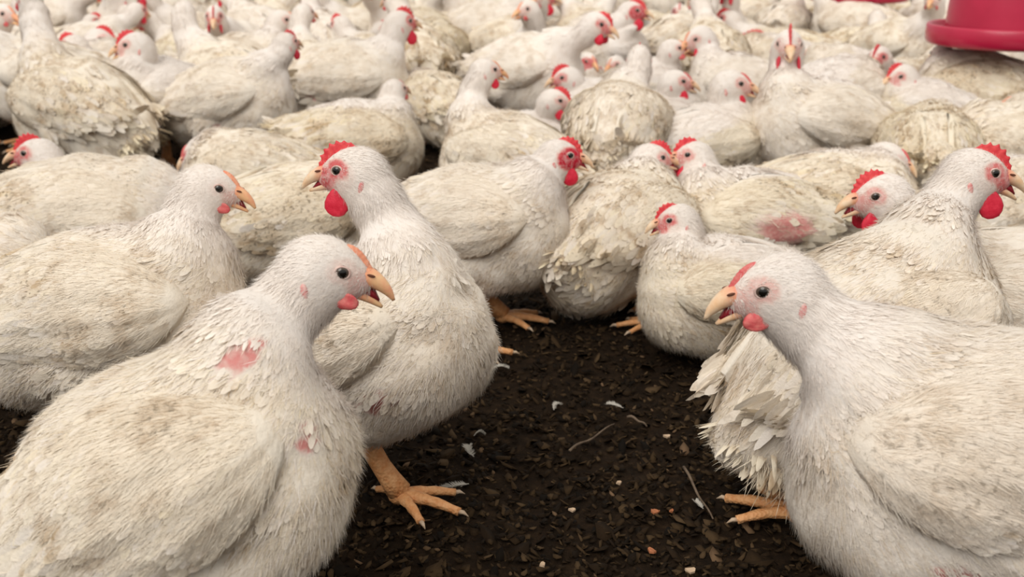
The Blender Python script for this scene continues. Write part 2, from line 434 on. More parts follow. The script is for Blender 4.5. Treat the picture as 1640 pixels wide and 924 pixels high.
    curv = 4.2 * (1 - necky) / s
    k = keep
    fVv, fQ = feather_mesh(Pt[k], Nn[k], D[k], L[k], Wd[k], lift[k], curv[k])
    fVv[:, 2] = np.maximum(fVv[:, 2], .004)
    rep = lambda a: np.repeat(a, 15)
    jit = 1 + .5 * rng.normal(0, 1, k.sum()) * .35
    fn = rows_unit(np.repeat(Nn[k], 15, 0) + .16 * np.repeat(rows_unit(D[k]), 15, 0) * np.tile(np.array([-.6, -.3, 0, .3, .7]).repeat(3), k.sum())[:, None])
    da_, sa_ = rep(np.clip(dmv[k] * jit, 0, 1.2)), rep(skv[k] * .5)
    # fine down: thin barbs that soften surface and outline
    ns = int(nf * strands)
    hw_ = ar * (np.linalg.norm(V[Q[:, 0]] - HC, axis=1) < .055 * Hs)
    hw_ = hw_ if hw_.sum() > 0 else ar
    Ps = np.vstack([sample(V[Q], ar, ns - int(nf * .9)), sample(V[Q], hw_, int(nf * .9))]); Ns = grad(sdf, Ps)
    dms, sks, brs, nis, fms, hds, nks, Ds, pbs = grown(Ps, Ns); Ds = Ds + rng.normal(0, .16, Ds.shape)
    ks = (rng.random(ns) > np.clip(brs * 1.1, 0, .95)) & (rng.random(ns) > fms * (.30 + .6 * face)) & (Ps[:, 2] > .02)
    rs = np.clip(-pbs[:, 0] * 6, 0, 1); low = np.clip(-pbs[:, 2] * 10, 0, 1)
    Ls = (.015 + .007 * rs + .005 * low * (1 - nks)) * (1 - .58 * hds) * (1 - .45 * fms) * rng.uniform(.6, 1.25, ns) * s * nn ** .3
    Ws = (.00085 * (1 - .3 * hds)) * rng.uniform(.7, 1.4, ns) * nn * s
    lf = (.0022 + .0042 * rng.random(ns) ** 2.5 + .002 * low) * (1 - .45 * hds)
    sV, sQ = strand_mesh(Ps[ks], Ns[ks], Ds[ks], Ls[ks], Ws[ks], lf[ks], (3.0 * (1 - nks) / s)[ks])
    sV[:, 2] = np.maximum(sV[:, 2], .005); sn = np.repeat(Ns[ks], 8, 0)
    jd = np.clip(dms[ks] * (1 + .5 * rng.normal(size=ks.sum())), 0, 1.3)
    mesh_obj('contour_feathers', np.vstack([fVv, sV]), np.vstack([fQ, sQ + len(fVv)]), M_PLUME, root, normals=np.vstack([fn, sn]),
             attrs={'dirt': np.concatenate([da_, np.repeat(jd, 8)]), 'skin': np.concatenate([sa_, np.repeat(sks[ks] * .15, 8)])})
    # ---------------- wings
    if wing:
        nu, nvv = (26, 15) if fine else (14, 9)
        for sg in (1, -1):
            U = np.linspace(0, 1, nu)[:, None] * np.ones((1, nvv)); Vv = np.ones((nu, 1)) * np.linspace(-1, 1, nvv)[None]
            prof = np.where(U < .42, np.sin(np.pi / 2 * np.clip(U / .42, 0, 1)) ** .6, 1 - np.clip((U - .42) / .58, 0, 1) ** 1.9 * .86)
            X = wx - .262 * U; Z = .008 + wtilt * U + Vv * (.061 * prof + .001) - .02 * tail_drop * U
            def solve(Xf, Zf):
                a = np.zeros(Xf.size); b = np.full(Xf.size, .16)
                base = np.stack([Xf.ravel(), a, Zf.ravel()], 1)
                for _ in range(14):
                    m_ = (a + b) / 2; q = base.copy(); q[:, 1] = m_ * sg
                    dd = core(BC + (q * s) @ RB.T, False, True); a = np.where(dd < 0, m_, a); b = np.where(dd < 0, b, m_)
                return ((a + b) / 2).reshape(Xf.shape)
            Y = solve(X, Z)
            Ymin = .030 + 0 * Y
            Y = np.maximum(Y, Ymin)
            rimv = np.clip(1 - Vv ** 2, 0, 1) ** .5; rimu = np.clip(U / .12, 0, 1) ** .5
            T = (.004 + .0205 * rimu * rimv * (1 - .35 * U)) ; T = np.where((np.abs(Vv) > .99) | (U < .01), -.004, T)
            T = T * np.clip((Y - .026) / .030, .12, 1)
            lumpw = .0016 * np.sin(U * 15 + Vv * 5 + sg) + .0012 * np.sin(Vv * 13 + U * 4)
            T = T + lumpw * rimv * rimu
            out = np.stack([X, (Y + T) * sg, Z], -1).reshape(-1, 3); inn = np.stack([X, (Y - .010) * sg, Z], -1).reshape(-1, 3)
            wv = np.vstack([out, inn]); wv = BC + (wv * s) @ RB.T; n0 = nu * nvv
            ii = np.arange(n0).reshape(nu, nvv)
            qa = np.stack([ii[:-1, :-1], ii[1:, :-1], ii[1:, 1:], ii[:-1, 1:]], -1).reshape(-1, 4)
            qi = qa[:, ::-1] + n0
            def strip(e): return np.stack([e[:-1], e[1:], e[1:] + n0, e[:-1] + n0], 1)
            if sg < 0: pass
            edges = np.vstack([strip(ii[:, 0][::-1]), strip(ii[:, -1]), strip(ii[0][:]), strip(ii[-1][::-1])])
            qq = np.vstack([qa, qi, edges]); 
            if sg > 0: qq = qq[:, ::-1]
            # feathers on the wing
            nw = int(nf * .20)
            P4 = wv[qa]; area = np.linalg.norm(np.cross(P4[:, 1] - P4[:, 0], P4[:, 3] - P4[:, 0]), axis=1)
            Uf = U.reshape(-1)[qa].mean(1); Vf = Vv.reshape(-1)[qa].mean(1)
            fsel = rng.choice(len(qa), nw, p=area / area.sum()); a = rng.random((nw, 1)); b = rng.random((nw, 1)); q4 = P4[fsel]
            Pw = (q4[:, 0] * (1 - a) + q4[:, 1] * a) * (1 - b) + (q4[:, 3] * (1 - a) + q4[:, 2] * a) * b
            nw_ = np.cross(q4[:, 1] - q4[:, 0], q4[:, 3] - q4[:, 0]); nw_ = rows_unit(nw_)
            outw = (RB @ np.array([0, sg, 0.0])); nw_ *= np.sign(nw_ @ outw)[:, None]
            nw_ = rows_unit(nw_ * .6 + .4 * outw)
            uf, vf = Uf[fsel], Vf[fsel]
            Dw = (RB @ np.array([-1.0, 0, -.12]))[None] + (RB @ np.array([0, 0, 1.0]))[None] * (-vf * .28 * uf)[:, None] + rng.normal(0, .10, (nw, 3))
            big = np.clip((uf - .30) / .5, 0, 1) * np.clip(.75 - vf * .6, 0, 1)
            Lw = (.020 + .026 * big) * nn ** .5 * rng.uniform(.8, 1.2, nw) * s; Ww = (.0145 + .002 * big) * nn ** .7 * rng.uniform(.85, 1.1, nw) * s
            w1, q1 = feather_mesh(Pw, nw_, Dw, Lw * 1.15, Ww * .8, .0009 + .0014 * rng.random(nw), np.full(nw, 2.0 / s))
            n1_ = np.repeat(nw_, 15, 0)
            # long flight feathers along the lower and rear edge
            npf = 17 if fine else 7
            g = np.linspace(0, 1, npf)
            uu = .42 + .50 * g; vv = -.97 + 1.1 * g ** 1.4
            prf = np.where(uu < .42, 1, 1 - np.clip((uu - .42) / .58, 0, 1) ** 1.9 * .86)
            xf = wx - .262 * uu; zf = .008 + wtilt * uu + vv * .061 * prf - .02 * tail_drop * uu; yf = np.maximum(solve(xf, zf), .03) + .004 + .003 * np.sin(g * 20)
            Pf = BC + (np.stack([xf, yf * sg, zf], 1) * s) @ RB.T
            Nf = rows_unit(np.tile(outw, (npf, 1)) + rng.normal(0, .12, (npf, 3)) + (RB @ np.array([0, 0, -.25])))
            Df = (RB @ np.array([-1.0, -.08 * sg, .02]))[None] + rng.normal(0, .06, (npf, 3))
            w2, q2 = feather_mesh(Pf, Nf, Df, np.full(npf, .052 * s) * rng.uniform(.85, 1.15, npf), np.full(npf, .0135 * s), .003 + .004 * rng.random(npf), np.full(npf, 1.0))
            nd = int(nf * strands * .30)
            fs2 = rng.choice(len(qa), nd, p=area / area.sum()); a = rng.random((nd, 1)); b = rng.random((nd, 1)); q4 = P4[fs2]
            Pd = (q4[:, 0] * (1 - a) + q4[:, 1] * a) * (1 - b) + (q4[:, 3] * (1 - a) + q4[:, 2] * a) * b
            nd_ = np.cross(q4[:, 1] - q4[:, 0], q4[:, 3] - q4[:, 0]); nd_ = rows_unit(nd_); nd_ *= np.sign(nd_ @ outw)[:, None]
            Dd_ = (RB @ np.array([-1.0, 0, -.15]))[None] + rng.normal(0, .20, (nd, 3))
            w3, q3 = strand_mesh(Pd, nd_, Dd_, .015 * s * rng.uniform(.6, 1.3, nd), .0009 * nn * s * rng.uniform(.7, 1.3, nd), .002 + .002 * rng.random(nd) ** 2, np.full(nd, 1.5))
            def drop(wx, qx, nvert):
                cen = wx.reshape(-1, nvert, 3).mean(1); kb = rng.random(len(cen)) > masks(cen)[2] * .95
                return wx.reshape(-1, nvert, 3)[kb].reshape(-1, 3), (qx.reshape(len(cen), -1, 4)[:kb.sum()]).reshape(-1, 4), kb
            if bare: w1, q1, kb1 = drop(w1, q1, 15); w3, q3, _k = drop(w3, q3, 8); nw = int(kb1.sum()); n1_ = n1_.reshape(-1, 15, 3)[kb1].reshape(-1, 3); nd_ = nd_[_k]
            w2 = np.vstack([w2, w3]); q2 = np.vstack([q2, q3 + len(w2) - len(w3)])
            sh_n = np.zeros_like(wv); qn = np.cross(wv[qq[:, 1]] - wv[qq[:, 0]], wv[qq[:, 3]] - wv[qq[:, 0]])
            for k_ in range(4): np.add.at(sh_n, qq[:, k_], qn)
            n2_ = np.repeat(Nf, 15, 0); n3_ = np.repeat(nd_, 8, 0)
            AN = rows_unit(np.vstack([rows_unit(sh_n), n1_ + .25 * np.cross(np.roll(n1_, 1, 1), n1_) * 0, n2_, n3_]))
            AV = np.vstack([wv, w1, w2]); AQ = np.vstack([qq, q1 + len(wv), q2 + len(wv) + len(w1)])
            wb, skb, brb, *_r = masks(AV)
            da = np.concatenate([wb[:len(wv)], np.repeat(wb[len(wv):len(wv) + len(w1)].reshape(-1, 15).mean(1) * np.clip(1 + .3 * rng.normal(size=nw), .3, 1.7), 15), wb[len(wv) + len(w1):]])
            mesh_obj('wing', AV, AQ, M_PLUME, root, normals=AN, attrs={'dirt': da * 1.15, 'skin': np.concatenate([brb[:len(wv)] * .62, np.zeros(len(AV) - len(wv))])})
    # ---------------- tail
    nt = tail_n * (5 if fine else 2); g = rng.uniform(-1, 1, nt); dp = rng.random(nt)
    tb = np.array([-.150, 0, .030 - .05 * tail_drop])
    Pp = np.stack([tb[0] + .030 * dp + .01 * np.abs(g), tb[1] + g * (.020 + .016 * dp), tb[2] + .010 * (1 - g ** 2) - (.012 + .05 * tail_drop) * dp], 1)
    Dd = np.stack([-1 + 0 * g, g * .45, .28 - .80 * tail_drop + .12 * (1 - g ** 2) - .35 * dp], 1) + rng.normal(0, .13, (nt, 3))
    Ntt = rows_unit(np.stack([.3 + 0 * g, g * .8, 1 + 0 * g], 1) + rng.normal(0, .15, (nt, 3)))
    Lt = .058 * rng.uniform(.55, 1.15, nt) * s
    tv, tq = feather_mesh(BC + (Pp * s) @ RB.T, Ntt @ RB.T, Dd @ RB.T, Lt, .0092 * rng.uniform(.55, 1.1, nt) * s * (1 if fine else 1.4), np.full(nt, .002), np.full(nt, 3.0))
    nst = nt * 14; ci = rng.integers(0, nt, nst)
    sv_, sq_ = strand_mesh(BC + ((Pp[ci] + rng.normal(0, .005, (nst, 3)) + Dd[ci] * (.03 * rng.random((nst, 1)))) * s) @ RB.T, Ntt[ci] @ RB.T, (Dd[ci] + rng.normal(0, .25, (nst, 3))) @ RB.T, .030 * rng.uniform(.5, 1.2, nst) * s, np.full(nst, .0010 * s), .004 * rng.random(nst), np.full(nst, 3.0))
    tq = np.vstack([tq, sq_ + len(tv)]); tv = np.vstack([tv, sv_])
    mesh_obj('tail', tv, tq, M_PLUME, root, attrs={'dirt': np.full(len(tv), dirt * 1.45), 'skin': np.zeros(len(tv))})
    # ---------------- head parts
    def h2l(v): return HC + (np.asarray(v) * Hs) @ RH.T
    nsg = 12 if fine else 7
    def hsurf(x, z, sg):
        a, b = .002, .04
        for _ in range(11):
            m_ = (a + b) / 2; q = HC + RH @ (np.array([x, sg * m_, z]) * Hs)
            if sdf(q[None])[0] < 0: a = m_
            else: b = m_
        return (a + b) / 2
    bm_ = M_BEAKO if orange else M_BEAK
    up = spline([(.018, -.0002, .0095, .0080), (.030, .0012, .0092, .0078), (.040, -.0012, .0070, .0059), (.0480, -.0058, .0042, .0037), (.0540, -.0116, .0009, .0012)], 14 if fine else 6)
    uv, uf = sweep(np.stack([up[:, 0], 0 * up[:, 0], up[:, 1]], 1), up[:, 2], up[:, 3], nsg)
    ub = mesh_obj('upper_beak', h2l(uv), uf, bm_, root, attrs={'tip': np.clip((uv[:, 0] - .026) / .014, 0, 1)})
    g_ = gape
    lw = spline([(.014, -.0105, .0096, .0060), (.027, -.0112 - .001 * g_, .0084, .0050), (.037, -.0122 - .0030 * g_, .0060, .0037), (.0470, -.0140 - .0065 * g_, .0014, .0012)], 12 if fine else 5)
    lv, lf = sweep(np.stack([lw[:, 0], 0 * lw[:, 0], lw[:, 1]], 1), lw[:, 2], lw[:, 3], nsg)
    mesh_obj('lower_beak', h2l(lv), lf, bm_, root, attrs={'tip': np.clip((lv[:, 0] - .022) / .014, 0, 1)})
    if fine:
        mv, mf = sweep([(.012, 0, -.0062), (.028, 0, -.0074), (.037, 0, -.0096 - .001 * g_), (.0435, 0, -.0128 - .002 * g_)], [.0100, .0080, .0056, .0022], [.0030, .0034, .0030 + .0012 * g_, .0008], 10)
        mesh_obj('mouth', h2l(mv), mf, M_MOUTH, root)
        gv, gf = merge([sweep([(.0135, y * .0128, -.0098), (.0190, y * .0118, -.0088), (.0260, y * .0090, -.0078), (.0310, y * .0078, -.0072)], [.0008, .0019, .0019, .0006], [.0008, .0022, .0020, .0006], 8) for y in (-1, 1)])
        mesh_obj('gape_flange', h2l(gv), gf, M_WATTLEP, root)
        if g_ > .3:
            tv_, tf_ = sweep([(.018, 0, -.0085), (.030, 0, -.0085 - .002 * g_), (.039, 0, -.0090 - .006 * g_)], [.004, .0035, .0008], [.0014, .0012, .0004], 8)
            mesh_obj('tongue', h2l(tv_), tf_, M_TONGUE, root)
        nv_, nf_ = merge([ellipsoid((.0335, y * .0083, .0050), (.0032, .0010, .0011), nu=8, nv=6) for y in (-1, 1)])
        mesh_obj('nostril', h2l(nv_), nf_, M_NOSTRIL, ub)
    # comb
    if comb > 0:
        npn = 44 if fine else 14; nr = 5 if fine else 3
        a0, a1 = (math.radians(10), math.radians(100 + 32 * min(comb, 1)) if comb > .25 else math.radians(72))
        V_ = []; teeth = 7 + int(rng.integers(0, 3)); ht = (.0050 + .0115 * comb) if comb > .25 else .0036
        cc = np.array([.004, 0, .000]); lean = rng.normal(0, .10)
        aa = a0 + (a1 - a0) * np.linspace(0, 1, npn); od = np.stack([np.cos(aa), 0 * aa, np.sin(aa)], 1)
        lo_r, hi_r = np.full(npn, .005), np.full(npn, .06)
        for _ in range(13):
            mr = (lo_r + hi_r) / 2; dd = sdf(HC + ((cc + od * mr[:, None]) * Hs) @ RH.T); lo_r = np.where(dd < 0, mr, lo_r); hi_r = np.where(dd < 0, hi_r, mr)
        srad = lo_r
        for side in (1, -1):
            for i in range(npn):
                q = i / (npn - 1); a = a0 + (a1 - a0) * q
                rad = cc + od[i] * srad[i]
                env = math.sin(math.pi * min(q * 1.02 + .03, 1)) ** .6 * (.62 + .38 * math.sin(math.pi * q)) if comb > .25 else math.sin(math.pi * (q * .9 + .08)) ** .6
                ser = 1 - (.34 if comb > .25 else .12) * abs(math.sin(math.pi * teeth * q + .4)) ** .8
                out_ = np.array([math.cos(a), 0, math.sin(a)])
                for j in range(nr):
                    f = j / (nr - 1); tk = (.0029 * (1 - f) + .0007 * f) * (.6 + .4 * env) * (1.5 if comb < .25 else 1)
                    p = rad + out_ * (-.004 + (ht * env * ser + .004) * f); p[1] = side * tk + lean * ht * f * f; V_.append(p)
        V_ = np.array(V_); ii = np.arange(npn * nr * 2).reshape(2, npn, nr); fs = []
        for i in range(npn - 1):
            for j in range(nr - 1):
                fs.append((ii[0, i, j], ii[0, i + 1, j], ii[0, i + 1, j + 1], ii[0, i, j + 1])); fs.append((ii[1, i, j + 1], ii[1, i + 1, j + 1], ii[1, i + 1, j], ii[1, i, j]))
            fs.append((ii[0, i, -1], ii[0, i + 1, -1], ii[1, i + 1, -1], ii[1, i, -1]))
        for e in (0, -1):
            for j in range(nr - 1): fs.append((ii[0, e, j], ii[0, e, j + 1], ii[1, e, j + 1], ii[1, e, j]))
        mesh_obj('comb', h2l(V_), fs, M_COMBO if orange else (M_WATTLEP if comb < .25 else M_COMB), root)
    for sg in (1, -1):
        if wat > 0:
            w = .55 + .80 * wat; flat_ = wat <= .45
            wv_, wf_ = ellipsoid((0, 0, 0), ((.0088 if not flat_ else .0105) * w, .0030 if not flat_ else .0022, (.0125 if not flat_ else .0078) * w), nu=12 if fine else 8, nv=8 if fine else 5)
            wv_[:, 0] *= 1 - .30 * wv_[:, 2] / (.0125 * w); wv_[:, 1] += .0009 * np.sin(wv_[:, 2] * 700 + wv_[:, 0] * 300)
            Rw = rot_head(0, math.radians(28 if not flat_ else 12)) ; wv_ = wv_ @ Rw.T + np.array([(.0212 - .0030 * w if not flat_ else .0210), sg * ((hsurf(.0195, -.0150, sg) + .0004) if flat_ else .0125 + .0014 * w), -.0155 - .0070 * w * (.18 if flat_ else 1)])
            wv_[:, 1] += sg * .10 * (-.015 - wv_[:, 2])
            mesh_obj('wattle', h2l(wv_), wf_, M_WATTLE if wat > .48 else M_WATTLEP, root)
        # eye
        ec = HC + RH @ (np.array([.0125, sg * (hsurf(.0125, .0045, sg) - .0020), .0045]) * Hs)
        ev, ef = ellipsoid((0, 0, 0), (.0054, .0042, .0052), nu=14 if fine else 8, nv=9 if fine else 6)
        outv = RH @ np.array([.25, sg, .05]); outv /= np.linalg.norm(outv)
        xa = np.cross(outv, RH[:, 2]); xa /= np.linalg.norm(xa); za = np.cross(xa, outv)
        eo = mesh_obj('eye', ev * Hs, ef, M_EYE, root)
        Rm = np.eye(4); Rm[:3, 0] = xa; Rm[:3, 1] = outv; Rm[:3, 2] = za; Rm[:3, 3] = ec; eo.matrix_local = Matrix(Rm.tolist())
        if fine:
            vv_ = []; ff_ = []
            for i in range(18):
                a = 2 * math.pi * i / 18
                for k_ in range(6):
                    b_ = 2 * math.pi * k_ / 6; r_ = .0053 + .0009 * math.cos(b_)
                    vv_.append((r_ * math.cos(a) * 1.05, .0014 + .0013 * math.sin(b_), r_ * math.sin(a) * .86))
                for k_ in range(6): ff_.append((i * 6 + k_, ((i + 1) % 18) * 6 + k_, ((i + 1) % 18) * 6 + (k_ + 1) % 6, i * 6 + (k_ + 1) % 6))
            mesh_obj('eyelid', np.array(vv_) * Hs, ff_, M_LID, eo)
        if wat > .3 and fine:
            el, ef2 = ellipsoid((-.0095, sg * (hsurf(-.0095, -.0135, sg) - .0006), -.0135), (.0030, .0016, .0066), rot_head(0, math.radians(20)), 10, 7)
            mesh_obj('earlobe', h2l(el), ef2, M_LOBE, root)
    # ---------------- legs
    for fp, fy, hock, sg in legs:
        ank = fp + np.array([0, 0, .006])
        kk = np.linspace(0, 1, 7)[:, None]; pth = hock + (ank - hock) * kk + np.array([-.007, 0, 0]) * np.sin(np.pi * kk)
        rr = np.array([.0165, .0145, .0128, .0118, .0116, .0128, .0150]) * s
        parts = [sweep(pth, rr * .92, rr, 12, up=(1, 0, 0))]
        claws = []
        for da, ln, r0 in ((0, .074, .0070), (.66, .062, .0064), (-.66, .060, .0064), (math.pi + .25 * sg, .034, .0058)):
            ln *= s; a = fy + da; dv = np.array([math.cos(a), math.sin(a), 0]); n_ = 9; q = np.linspace(0, 1, n_)
            tp = np.stack([fp[0] + dv[0] * ln * q, fp[1] + dv[1] * ln * q, np.maximum(.0115 - .004 * q + .0035 * np.sin(q * math.pi), .0052)], 1)
            rd = r0 * s * (1.10 + .55 * np.exp(-q * 7) - .45 * q) * (1 + .09 * np.cos(q * 6 * math.pi)); rd = np.minimum(rd, tp[:, 2] - .0004)
            parts.append(sweep(tp, rd * 1.05, rd, 9))
            c_, d_ = tp[-1], dv
            cp = [c_ - d_ * .002, c_ + d_ * .005 + np.array([0, 0, .0006]), c_ + d_ * .011 + np.array([0, 0, -.0030])]
            claws.append(sweep(cp, [.0030, .0023, .0004], [.0028, .0022, .0004], 7))
        parts.append(ellipsoid(fp + np.array([0, 0, .0035]), np.array([.0135, .0135, .0118]) * s, nu=12, nv=8))
        lv_, lf_ = merge(parts); lv_[:, 2] = np.maximum(lv_[:, 2], .0006); lo_ = mesh_obj('leg', lv_, lf_, M_LEG, root)
        if fine:
            for c in claws: mesh_obj('claw', c[0], c[1], M_CLAW, lo_)
        else:
            cv, cf = merge(claws); mesh_obj('claws', cv, cf, M_CLAW, lo_)
    return root

#@@SETTING@@
# ------------------------------------------------------------------ litter floor
def floor():
    m = mat('litter', (.03, .018, .01), .95, .1); b = m.node_tree.nodes['Principled BSDF']
    tc = N(m, 'ShaderNodeTexCoord'); v = tc.outputs['Object']
    n = noise(m, v, 60, 6, .7); n2 = noise(m, v, 9, 3)
    c = ramp(m, n, [(.35, (.005, .003, .0015)), (.52, (.014, .0078, .0036)), (.66, (.030, .017, .008)), (.8, (.05, .03, .015))])
    c = mix(m, math_(m, 'MULTIPLY', n2, .6), c, (.018, .010, .005)); Lk(m, c, b.inputs['Base Color'])
    bm = N(m, 'ShaderNodeBump'); bm.inputs['Strength'].default_value = .9; bm.inputs['Distance'].default_value = .006
    Lk(m, n, bm.inputs['Height']); Lk(m, bm.outputs[0], b.inputs['Normal'])
    xs = np.concatenate([[-9, -4], np.linspace(-1.6, 1.8, 120), [4, 9]]); ys = np.concatenate([[-3, 0], np.linspace(.6, 3.2, 110), [5, 14]])
    X, Y = np.meshgrid(xs, ys, indexing='ij'); Z = .004 * np.sin(X * 21 + 2 * np.sin(Y * 9)) * np.sin(Y * 17 + X * 4) + .002 * np.sin(X * 60) * np.cos(Y * 55) - .004
    V = np.stack([X, Y, Z], -1).reshape(-1, 3); ii = np.arange(X.size).reshape(X.shape)
    Q = np.stack([ii[:-1, :-1], ii[1:, :-1], ii[1:, 1:], ii[:-1, 1:]], -1).reshape(-1, 4)
    tag(mesh_obj('floor', V, Q, m), kind='structure')
    # loose chips of litter nobody could count
    mf = mat('litter_chips', (.05, .03, .02), .85, .12); b = mf.node_tree.nodes['Principled BSDF']
    g = N(mf, 'ShaderNodeNewGeometry')
    Lk(mf, ramp(mf, g.outputs['Random Per Island'], [(0, (.005, .003, .0015)), (.5, (.018, .0098, .0040)), (.85, (.044, .026, .0115)), (.985, (.070, .043, .021)), (1, (.15, .09, .05))]), b.inputs['Base Color'])
    rng = np.random.default_rng(5); n = 46000
    y = .75 + 2.4 * rng.random(n) ** 1.35; x = (rng.random(n) * 2 - 1) * (.2 + y * .46) 
    sz = rng.uniform(.0018, .0062, n) * (1 + 1.1 * (rng.random(n) > .93)); ang = rng.uniform(0, 6.28, n)
    k = 6; V = np.zeros((n, k, 3)); asp = rng.uniform(.35, .9, n)
    tilt = rng.normal(0, .40, (n, 2))
    z0 = .004 * np.sin(x * 21 + 2 * np.sin(y * 9)) * np.sin(y * 17 + x * 4) + .002 * np.sin(x * 60) * np.cos(y * 55) - .0025 + rng.uniform(0, .005, n)
    for i in range(k):
        a = 2 * math.pi * i / k + rng.normal(0, .25, n); r = sz * rng.uniform(.7, 1.2, n)
        px = np.cos(a) * r; py = np.sin(a) * r * asp
        V[:, i, 0] = x + px * np.cos(ang) - py * np.sin(ang); V[:, i, 1] = y + px * np.sin(ang) + py * np.cos(ang)
        V[:, i, 2] = z0 + px * tilt[:, 0] + py * tilt[:, 1] + .12 * sz * np.cos(2 * a)
    top = V.reshape(-1, 3); bot = top.copy(); bot[:, 2] -= .0011
    base = np.arange(n)[:, None] * k
    q1 = np.stack([base[:, 0] + a for a in (0, 1, 2, 3)], 1); q2 = np.stack([base[:, 0] + a for a in (0, 3, 4, 5)], 1)
    sides = np.vstack([np.stack([base[:, 0] + i, base[:, 0] + i + n * k, base[:, 0] + (i + 1) % k + n * k, base[:, 0] + (i + 1) % k], 1) for i in range(k)])
    o = mesh_obj('litter_chips', np.vstack([top, bot]), np.vstack([q1, q2, sides]), mf, smooth=False)
    tag(o, 'loose dark brown litter chips covering the barn floor', 'litter', kind='stuff')
floor()
# ------------------------------------------------------------------ the birds near the camera
H = dict
near = [
 H(label='large white hen nearest the camera at lower left, facing right with open orange beak', body=(262, 765), h=.190, head=(522, 428), yaw=4, hyaw=2, hp=-16, pitch=30, comb=.1, orange=1, wat=.35, face=.30, gape=.75, res=.0045, nf=5200, dirt=.8, seed=1, tail_drop=.9, s=1.03, hs=1.06,
   wtilt=.045, wx=.122,
   bare=[(.118, -.040, .060, .020), (.128, -.055, -.012, .017), (-.085, -.085, -.055, .020), (.03, -.09, -.075, .022)]),
 H(label='white rooster with red serrated comb looking left, standing just behind the nearest hen', body=(578, 530), h=.185, head=(566, 272), yaw=-30, hyaw=178, hp=-8, pitch=22, comb=.6, wat=1.0, face=.8, gape=.15, res=.0050, nf=4200, dirt=.62, seed=2, s=.98, hs=1.05, feet=[None, (640, 800, -25)],
   wtilt=.03, bare=[(.065, -.09, -.065, .026), (-.02, -.09, -.062, .026)]),
 H(label='plump white hen at left edge facing right, small orange comb, in front of reclining bird', body=(180, 490), h=.185, head=(336, 298), yaw=-4, hyaw=2, hp=-16, pitch=10, comb=.12, orange=1, wat=.3, face=.25, gape=.5, res=.0050, nf=4200, dirt=.72, seed=3, s=1.03),
 H(label='large white hen at lower right corner facing left with pinkish face', body=(1580, 718), h=.205, head=(1243, 458), yaw=184, hyaw=182, hp=-14, pitch=12, comb=.1, wat=.45, face=.45, gape=.5, res=.0045, nf=5200, dirt=.5, seed=4, s=1.06, hs=1.08,
   wx=.135, bare=[(.045, .09, -.062, .017), (-.06, .09, -.058, .024)]),
 H(label='tall white rooster at right with raised neck, red comb, hanging wattle and ragged rear feathers', body=(1385, 530), h=.185, head=(1562, 275), yaw=22, hyaw=-4, hp=-10, pitch=24, comb=.62, wat=1.0, face=.7, gape=.9, res=.0050, nf=4200, dirt=.62, seed=5, s=1.05, hs=1.08, tail_drop=1.0, tail_n=22, feet=[None, (1276, 828, 150)]),
 H(label='white bird at centre with magenta red face and comb, yellow foot on dark litter', body=(765, 352), h=.165, head=(897, 248), yaw=-22, hyaw=4, hp=-10, pitch=10, comb=.55, wat=1.0, face=1.0, gape=.5, nf=3400, dirt=.62, seed=6, s=.98, hs=1.0, feet=[(740, 566, 0), (805, 512, -10)]),
 H(label='white bird left of the tall rooster, facing left with red comb, beak parted', body=(1610, 478), h=.15, head=(1412, 312), yaw=185, hyaw=184, hp=-10, pitch=8, comb=.6, wat=.9, face=.55, gape=.55, res=.0055, nf=3200, dirt=.6, seed=7, s=1.0, hs=1.12),
 H(label='crouching tan and white bird beside the open litter, facing left, orange red comb', body=(1152, 458), h=.108, head=(1082, 350), yaw=192, hyaw=184, hp=-14, pitch=4, comb=.5, wat=.85, face=.75, gape=.5, nf=2800, dirt=1.0, seed=8, s=.80, hs=.95, sit=True, feet=[None, (1050, 524, 175)]),
]
